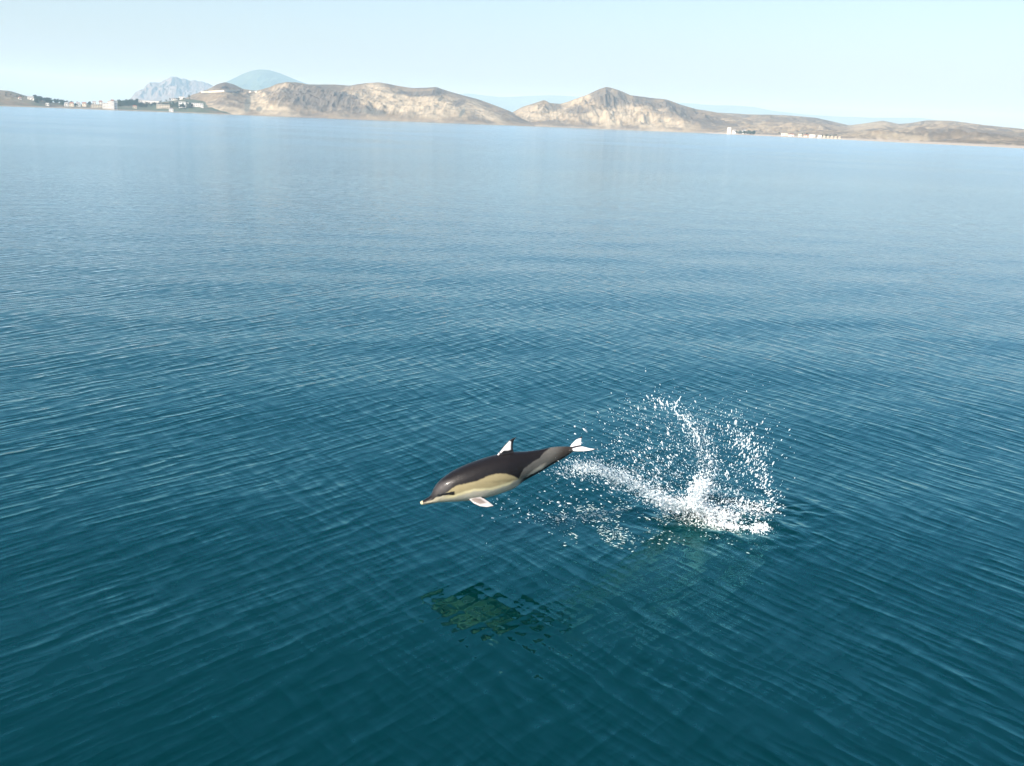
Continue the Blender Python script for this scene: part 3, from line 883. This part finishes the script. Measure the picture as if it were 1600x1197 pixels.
def house(name, label, x0, x1, yt, yb, roof='flat', wall=None, win=None, group=None, cat='house', yaw=0.0):
    g = ground_at((x0 + x1) / 2, yb)
    if g is None: return None
    D = math.hypot(g.x, g.y); k = D / F
    w = (x1 - x0) * k; h = (yb - yt) * k
    dp = max(7.0, min(14.0, w * .7))
    e = bpy.data.objects.new(name, None); col.objects.link(e)
    e.location = g; e.rotation_euler.z = -math.atan2(g.x, g.y) + R(yaw)
    tag(e, label, cat, group)
    hr = 0.0 if roof == 'flat' else min(h * .35, w * .3)
    v, f = box_vf(-w / 2, w / 2, 0, dp, -4, h - hr)
    mesh_obj('wall', v, f, wall or WALL_W, e)
    if roof == 'flat':
        v, f = box_vf(-w / 2 - .3, w / 2 + .3, -.3, dp + .3, h - .02, h + .45)
        mesh_obj('roof', v, f, ROOF_G, e)
    else:
        z = h - hr - .03; o = .6
        v = [(-w / 2 - o, -o, z), (w / 2 + o, -o, z), (w / 2 + o, dp + o, z), (-w / 2 - o, dp + o, z), (-w / 2 * .75, dp / 2, h), (w / 2 * .75, dp / 2, h)]
        mesh_obj('roof', v, [(0, 1, 5, 4), (2, 3, 4, 5), (1, 2, 5), (3, 0, 4), (3, 2, 1, 0)], ROOF_R if roof == 'red' else ROOF_G, e)
    nc, nr_ = win or (max(2, int(w / 5)), max(1, int((h - hr) / 3.4)))
    wm = None
    for i in range(nc):
        for j in range(nr_):
            cx_ = -w / 2 + (i + .5) * w / nc; cz_ = (j + .5) * (h - hr) / nr_
            ww, wh = min(1.6, w / nc * .5), min(1.7, (h - hr) / nr_ * .5)
            if wm is None:
                v, f = box_vf(-ww / 2, ww / 2, -.08, .1, -wh / 2, wh / 2)
                wo_ = mesh_obj('window', v, f, GLASS_D, e); wm = wo_.data
            else:
                wo_ = bpy.data.objects.new('window', wm); col.objects.link(wo_); wo_.parent = e
            wo_.location = (cx_, 0, cz_)
    return e

VG = 'houses of the shore village'
house('cottage', 'tiny white cottage alone on the grassy left hill', 30, 33.5, 152, 156, 'red', yaw=10)
house('hillside_house', 'wide white house below the cottage on the grassy hill slope', 44, 52, 151, 156, 'grey', yaw=-8)
house('beach_hut', 'small white hut at the foot of the grassy hill by the water', 72, 76.5, 161.5, 165.5, 'flat')
for x, l, r_ in ((101, 'small white house beyond the hut, first of the scattered village row', 'grey'), (109, 'low cream house in the scattered row before the terraced hotel', 'red'),
                 (120, 'white house with pale roof in the scattered row among small trees', 'grey'), (129, 'narrow cream house in the scattered row nearest the hotel', 'red')):
    house('village_house', l, x, x + 5.5, 160.5, 166.5, r_, WALL_C if 'cream' in l else WALL_W, group=VG, yaw=random.uniform(-15, 15))
house('village_house', 'white house standing on the rise behind the long cream building', 145, 150, 158.5, 164, 'grey', group=VG)
house('village_house', 'white red roofed house behind the hotel on the rise', 155, 160, 158, 164, 'red', group=VG)
house('long_building', 'long low cream building on the shore beside the white hotel', 144, 161, 164, 168.5, 'flat', WALL_C, (8, 2), cat='building')
house('hotel_wing', 'lower white hotel wing stepped up to the tall blocks', 161, 168.5, 162, 170, 'flat', None, (4, 4), cat='building')
house('hotel_block', 'slim white hotel block joined to the lower wing', 169, 173.5, 159.5, 170.5, 'flat', None, (3, 5), cat='building')
house('hotel_block', 'tallest white hotel block with red roof at the water', 174, 178.5, 157.5, 171, 'red', None, (3, 6), cat='building')
house('hotel_block', 'white hotel block at the grove end of the hotel', 179, 183.5, 159, 171, 'flat', None, (3, 5), cat='building')
house('village_house', 'small white house peeping over the grove beside the hotel', 185, 188, 157.5, 162, 'grey', group=VG)
house('village_house', 'low cream house on the shore below the grove', 208, 213.5, 165, 169.5, 'red', WALL_C, group=VG)
house('village_house', 'square white house at the end of the long white hall', 217, 222, 156.5, 163.5, 'grey', group=VG)
house('long_hall', 'long white hall above the shore trees', 223, 246.5, 158, 162.5, 'flat', None, (10, 1), cat='building')
house('terrace_row', 'cream terraced row on the shore under the long white hall', 246, 264, 164, 169, 'flat', WALL_C, (8, 2), cat='building')
house('boathouse', 'white boathouse right at the water edge', 264.5, 270.5, 169.5, 174.3, 'grey', cat='building')
house('village_house', 'white house high on the slope over the terraced row', 268.5, 275, 150.5, 154, 'grey', group=VG)
house('village_house', 'wide white house high on the slope below the pale wall', 280, 288, 148.5, 152.5, 'flat', group=VG)
house('guest_house', 'big white guest house where the headland begins', 280, 290, 160, 168, 'flat', None, (5, 3), cat='building')
house('terrace_row', 'whitish terraced row along the foot of the brown headland', 291, 315, 161.5, 166.5, 'flat', None, (10, 2), cat='building')
house('end_house', 'white house closing the terraced row at the brown headland', 313, 317.5, 162, 168.5, 'grey')
BG = 'beach houses along the sandy shore'
house('white_lodge', 'white lodge beside the trees on the sandy far shore', 1136, 1141.5, 200, 208.5, 'flat', None, (3, 3), cat='building')
house('lodge_annex', 'low white annex between the white lodge and its trees', 1144, 1149.5, 203, 208.5, 'grey', cat='building')
house('tree_cottage', 'white cottage among the trees by the lodge', 1160, 1165.5, 203.5, 209, 'grey')
for x, w_, l in ((1221, 9, 'cream beach house standing first in the beach row'), (1232, 8, 'white beach house with red roof, second in the beach row'), (1247, 5, 'small white beach house in the gap of the beach row'),
                 (1256, 7, 'cream beach house with red roof after the gap in the beach row'), (1265, 8, 'wide white beach house past the red roof'), (1278, 5, 'white beach house with flat roof before the tiny huts')):
    house('beach_house', l, x, x + w_, 208.6 + (x - 1221) * .05, 212.2 + (x - 1221) * .05, 'red' if 'red roof' in l and 'past' not in l else 'flat', WALL_C if 'cream' in l or 'small' in l else WALL_W, group=BG, yaw=random.uniform(-12, 12))
for x in (1286, 1292, 1298, 1304, 1310):
    house('beach_hut', 'tiny pale hut at the end of the beach row', x, x + 3, 212.6 + (x - 1286) * .05, 215.6 + (x - 1286) * .05, 'flat', WALL_C, group='tiny huts at the end of the beach row', cat='hut')

def masonry_wall(label, pts, hgt):
    P = [ground_at(x, y) for x, y in pts]
    P = [p for p in P if p is not None]
    P = [p for i, p in enumerate(P) if i == 0 or abs(math.hypot(p.x, p.y) - math.hypot(P[0].x, P[0].y)) < 260]
    if len(P) < 2: return
    o0 = P[0].copy()
    v, f = [], []
    for p in P:
        n = Vector((p.x, p.y, 0)).normalized()
        for dz, dn in ((-5, 0), (hgt, 0), (hgt, 1.2), (-5, 1.2)):
            q = p + n * dn - o0; v.append((q.x, q.y, q.z + dz))
    for i in range(len(P) - 1):
        for j in range(4):
            k = (j + 1) % 4
            f.append((i * 4 + j, i * 4 + k, i * 4 + 4 + k, i * 4 + 4 + j))
    f += [(3, 2, 1, 0), tuple(len(v) - 4 + j for j in range(4))]
    o = mesh_obj('retaining_wall', v, f, STONE)
    o.location = o0
    tag(o, label, 'wall')
masonry_wall('long pale retaining wall crossing the brown headland under its first knoll', [(x, 145.5 - (x - 312) * .05) for x in range(314, 380, 4)], 4.0)
masonry_wall('short pale retaining wall in the saddle of the brown headland', [(x, 144.5) for x in range(389, 402, 3)], 3.5)

def tree_meshes(seed, mat, h=7.0, w=5.5):
    r = np.random.default_rng(seed)
    bm = bmesh.new()
    bmesh.ops.create_cone(bm, segments=7, radius1=.32, radius2=.16, depth=h * .55, cap_ends=True)
    bmesh.ops.translate(bm, verts=bm.verts, vec=(0, 0, h * .2))
    for k in range(4):
        a = k * 1.6 + r.random(); d = Vector((math.cos(a), math.sin(a), 1.1)).normalized()
        res = bmesh.ops.create_cone(bm, segments=5, radius1=.13, radius2=.05, depth=h * .35)
        M_ = Matrix.Translation(Vector((0, 0, h * .40)) + d * h * .15) @ d.to_track_quat('Z', 'Y').to_matrix().to_4x4()
        bmesh.ops.transform(bm, matrix=M_, verts=res['verts'])
    tm = bpy.data.meshes.new('trunk'); bm.to_mesh(tm); bm.free(); tm.materials.append(BARK)
    V, Fc = [], []
    lob = [(r.normal(0, w * .2), r.normal(0, w * .2), h * (.45 + .42 * r.random()), w * (.16 + .14 * r.random())) for _ in range(9)]
    for (x, y, z, rad) in lob:
        for _ in range(34):
            d = r.normal(0, 1, 3); d /= np.linalg.norm(d)
            c = np.array((x, y, z)) + d * rad * (0.55 + .5 * r.random())
            a = r.normal(0, 1, 3); a /= np.linalg.norm(a); b_ = np.cross(a, d); b_ /= np.linalg.norm(b_) + 1e-9
            s_ = rad * (.22 + .25 * r.random()); k = len(V)
            V += [c + a * s_, c + b_ * s_, c - a * s_ * .9, c - b_ * s_ * .8]; Fc.append((k, k + 1, k + 2, k + 3))
    cm = bpy.data.meshes.new('crown'); cm.from_pydata([tuple(v) for v in V], [], Fc); cm.materials.append(mat)
    return tm, cm
TREES = [tree_meshes(k, (LEAF, LEAF, LEAF2)[k % 3], *((7, 5.5), (8.5, 4.6), (6, 6.2))[k % 3]) for k in range(6)]
def plant(px, py, label, group, size=1.0):
    g = ground_at(px, py)
    if g is None: return
    k = random.randrange(6); tm, cm = TREES[k]
    e = bpy.data.objects.new('tree', None); col.objects.link(e)
    e.location = g - Vector((0, 0, .3)); e.rotation_euler.z = random.uniform(0, 6.28)
    e.scale = (size * random.uniform(.8, 1.25),) * 3
    tag(e, label, 'tree', group)
    for nm, me_ in (('trunk', tm), ('crown', cm)):
        o = bpy.data.objects.new(nm, me_); col.objects.link(o); o.parent = e
groves = [
    ('dark tree on the wooded foot of the grassy hill', 'trees at the foot of the grassy hill', 54, 100, lambda x: 157.5 + (x - 54) * .13, 4.5, 60, 1.15),
    ('dark tree among the scattered village row', 'trees among the scattered village row', 100, 146, lambda x: 164.5, 2.4, 34, .95),
    ('dark tree in the thick grove between hotel and long white hall', 'grove between the hotel and the long hall', 185, 219, lambda x: 164.5, 4.0, 60, 1.3),
    ('dark tree along the shore under the long white hall', 'shore trees under the long hall', 219, 264, lambda x: 167.0, 2.0, 40, 1.0),
    ('dark tree around the boathouse and guest house', 'trees around the boathouse', 264, 300, lambda x: 167.0, 3.5, 36, 1.1),
    ('olive tree on the slope above the terraced rows', 'trees on the slope above the rows', 246, 300, lambda x: 157.5 - (x - 246) * .06, 2.5, 20, .75),
    ('dark shrubby tree on the crest of the grassy hill', 'trees on the grassy hill crest', 8, 54, lambda x: 148 + (x - 8) * .18, 2.0, 12, .6),
    ('dark tree beside the white lodge on the sandy shore', 'trees beside the white lodge', 1150, 1179, lambda x: 209 + (x - 1150) * .05, 1.0, 24, .9),
    ('low tree behind the beach houses', 'trees behind the beach row', 1215, 1312, lambda x: 209.5 + (x - 1215) * .05, .8, 18, .5),
]
for label, grp, x0, x1, yf, sp_, n_, sz in groves:
    for _ in range(n_):
        x = random.uniform(x0, x1); plant(x, yf(x) + random.uniform(-sp_, sp_), label, grp, sz)
